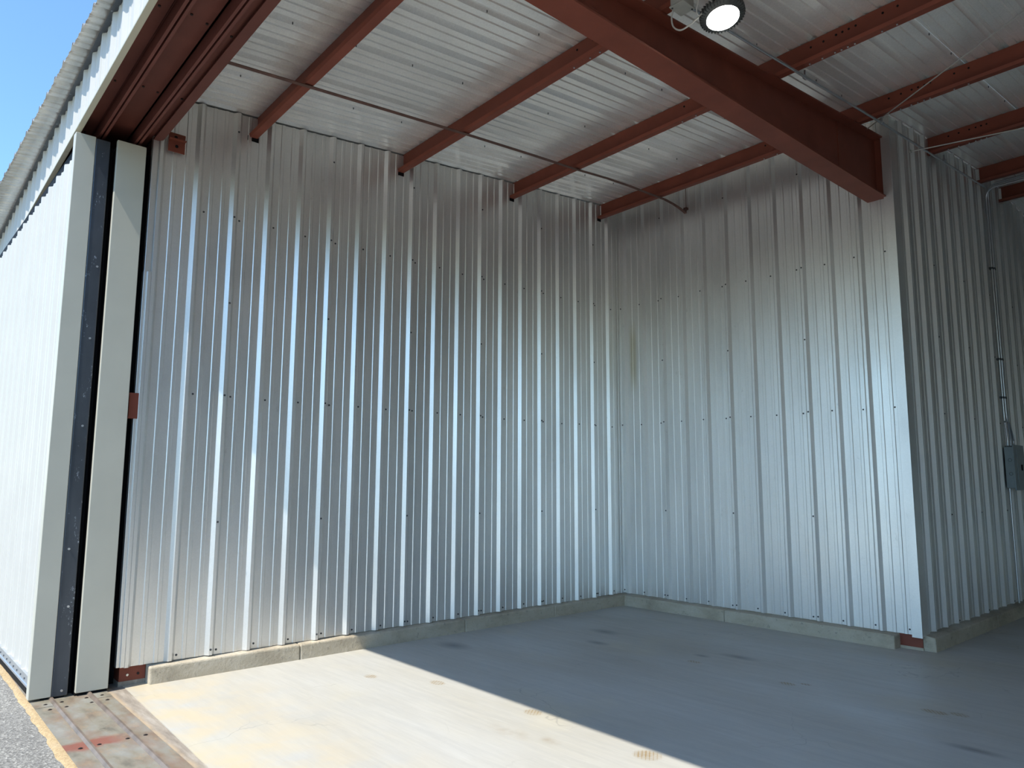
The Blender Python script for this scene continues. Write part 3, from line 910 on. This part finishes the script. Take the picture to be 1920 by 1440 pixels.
jb = empty('junction_box', (3.62, 1.8, 4.52), 'pale cast junction box beside the lamp on the beam', 'box')
b = MB(); b.box(3.565, 3.665, 1.72, 1.84, 4.525, 4.60)
b.build('body', M['jbox'], jb, bevel=.008)
b = MB(); b.box(3.56, 3.67, 1.715, 1.845, 4.513, 4.524)
b.build('cover', M['jbox'], jb, bevel=.003)
b = MB()
for p in ((3.575, 1.73), (3.655, 1.83)): b.disc((p[0], p[1], 4.513), (0, 0, -1), .006, .005, 6)
b.build('cover_screws', M['screw'], jb, kind='stuff')
def arc(pts, n=6):
    """Catmull-Rom through pts"""
    P = [Vector(p) for p in pts]
    P = [2 * P[0] - P[1]] + P + [2 * P[-1] - P[-2]]
    out = []
    for i in range(1, len(P) - 2):
        for j in range(n):
            t = j / n
            out.append(0.5 * ((2 * P[i]) + (-P[i - 1] + P[i + 1]) * t + (2 * P[i - 1] - 5 * P[i] + 4 * P[i + 1] - P[i + 2]) * t * t + (-P[i - 1] + 3 * P[i] - 3 * P[i + 1] + P[i + 2]) * t ** 3))
    out.append(P[-2])
    return out
b = MB(); b.tube(arc([(3.566, 1.78, 4.56), (3.54, 1.79, 4.55), (3.518, 1.8, 4.505), (3.530, 1.8, 4.438), (3.58, 1.8, 4.390), (3.641, 1.8, 4.388), (3.70, 1.82, 4.425), (3.76, 1.88, 4.52), (3.79, 1.935, 4.555)]), .0055, 6)
b.build('lamp_cord', M['cord'], label='pale looping power cord from the junction box to the lamp', cat='cord')
b = MB(); b.tube(arc([(3.73, 1.80, 4.62), (3.722, 1.8, 4.52), (3.708, 1.8, 4.465), (3.715, 1.81, 4.43), (3.735, 1.845, 4.455)]), .004, 6)
b.build('safety_cable', M['cord'], label='thin pale safety cable looping down beside the lamp', cat='cable')

zc = lambda y: zroof(y) - .262
b = MB(); b.tube([(3.615, 1.84, zc(1.84)), (3.605, 3.5, zc(3.5)), (3.60, 5.0, zc(5.0)), (3.575, 6.8, zc(6.8)), (3.565, 8.12, zc(8.12))], .011, 8)
cd = b.build('conduit', M['conduit'], label='long thin conduit running along the beam and tail wall top', cat='conduit', group='electrical conduits')
for y in (3.46, 4.95, 6.6):
    b = MB(); b.tube([(3.60, y - .02, zc(y)), (3.60, y + .02, zc(y))], .016, 8); b.box(3.594, 3.606, y - .008, y + .008, zc(y) + .008, zc(y) + .060)
    b.build('clamp', M['conduit'], cd)
def riser(dx, y, bend, zt, x1, lab):
    pts = [(3.548, y + .02 + bend, 1.951), (3.548, y + .02 + bend, 2.04), (3.546 + dx, y + bend * .4, 2.22), (3.546 + dx, y, 2.38), (3.546 + dx, y, 3.6), (3.546 + dx, y, zt - .18)]
    pts2 = arc([(3.546 + dx, y, zt - .18), (3.56 + dx, y - .02, zt - .06), (3.63 + dx, y - .04, zt - .005), (3.75 + dx, y - .05, zt)], 5)
    b = MB(); b.tube(arc(pts[:5], 5)[:-1] + [pts[4], pts[5]] + pts2[1:] + [(x1, y - .05 + PSK * .6 * (x1 - 3.75), zt)], .011, 8)
    o = b.build('conduit', M['conduit'], label=lab, cat='conduit', group='electrical conduits')
    for z in (2.52, 2.98, 4.1):
        b = MB(); b.box(3.518, 3.535 + dx, y - .022, y + .022, z - .012, z + .012); b.tube([(3.546 + dx, y, z - .012), (3.546 + dx, y, z + .012)], .015, 8)
        b.build('clamp', M['screw'], o)
riser(0.0, 8.205, 0.02, 5.085, 8.95, 'first conduit rising from the panel box, lowest run under the ridge purlin')
riser(0.012, 8.245, 0.10, 5.125, 8.95, 'middle conduit bending down to the panel box')
riser(0.004, 8.295, 0.17, 5.165, 8.95, 'wide-bending conduit, furthest of the three at the panel box')
b = MB(); b.tube([(3.535, 8.23, 1.450), (3.535, 8.23, 0.150)], .011, 8)
b.build('conduit', M['conduit'], label='short conduit dropping from the panel box to the curb', cat='conduit', group='electrical conduits')

pb = empty('electrical_panel', (3.56, 8.45, 1.45), 'grey electrical panel box mounted on the tail wall', 'panel box')
b = MB(); b.box(3.514, 3.600, 8.205, 8.60, 1.455, 1.935)
b.build('enclosure', M['box_grey'], pb, bevel=.004)
b = MB(); b.box(3.600, 3.612, 8.195, 8.61, 1.430, 1.960)
b.build('cover', M['box_grey'], pb, bevel=.003)
b = MB(); b.box(3.612, 3.618, 8.30, 8.52, 1.50, 1.90)
b.build('hinged_door', M['box_grey'], pb, bevel=.002)
b = MB(); b.box(3.618, 3.624, 8.44, 8.48, 1.66, 1.73)
b.build('latch', M['black'], pb)
for z in (1.62, 1.78):
    b = MB()
    b.lathe((3.567, 8.205, z), (0, -1, 0), [(.016, 0.0), (.016, .002), (.020, .002), (.020, 0)], 16)
    b.build('knockout', M['screw'], pb)
for x in (3.535, 3.556, 3.578):
    b = MB(); b.disc((x, 8.24, 1.935), (0, 0, 1), .016, .014, 8)
    b.build('connector', M['screw'], pb)
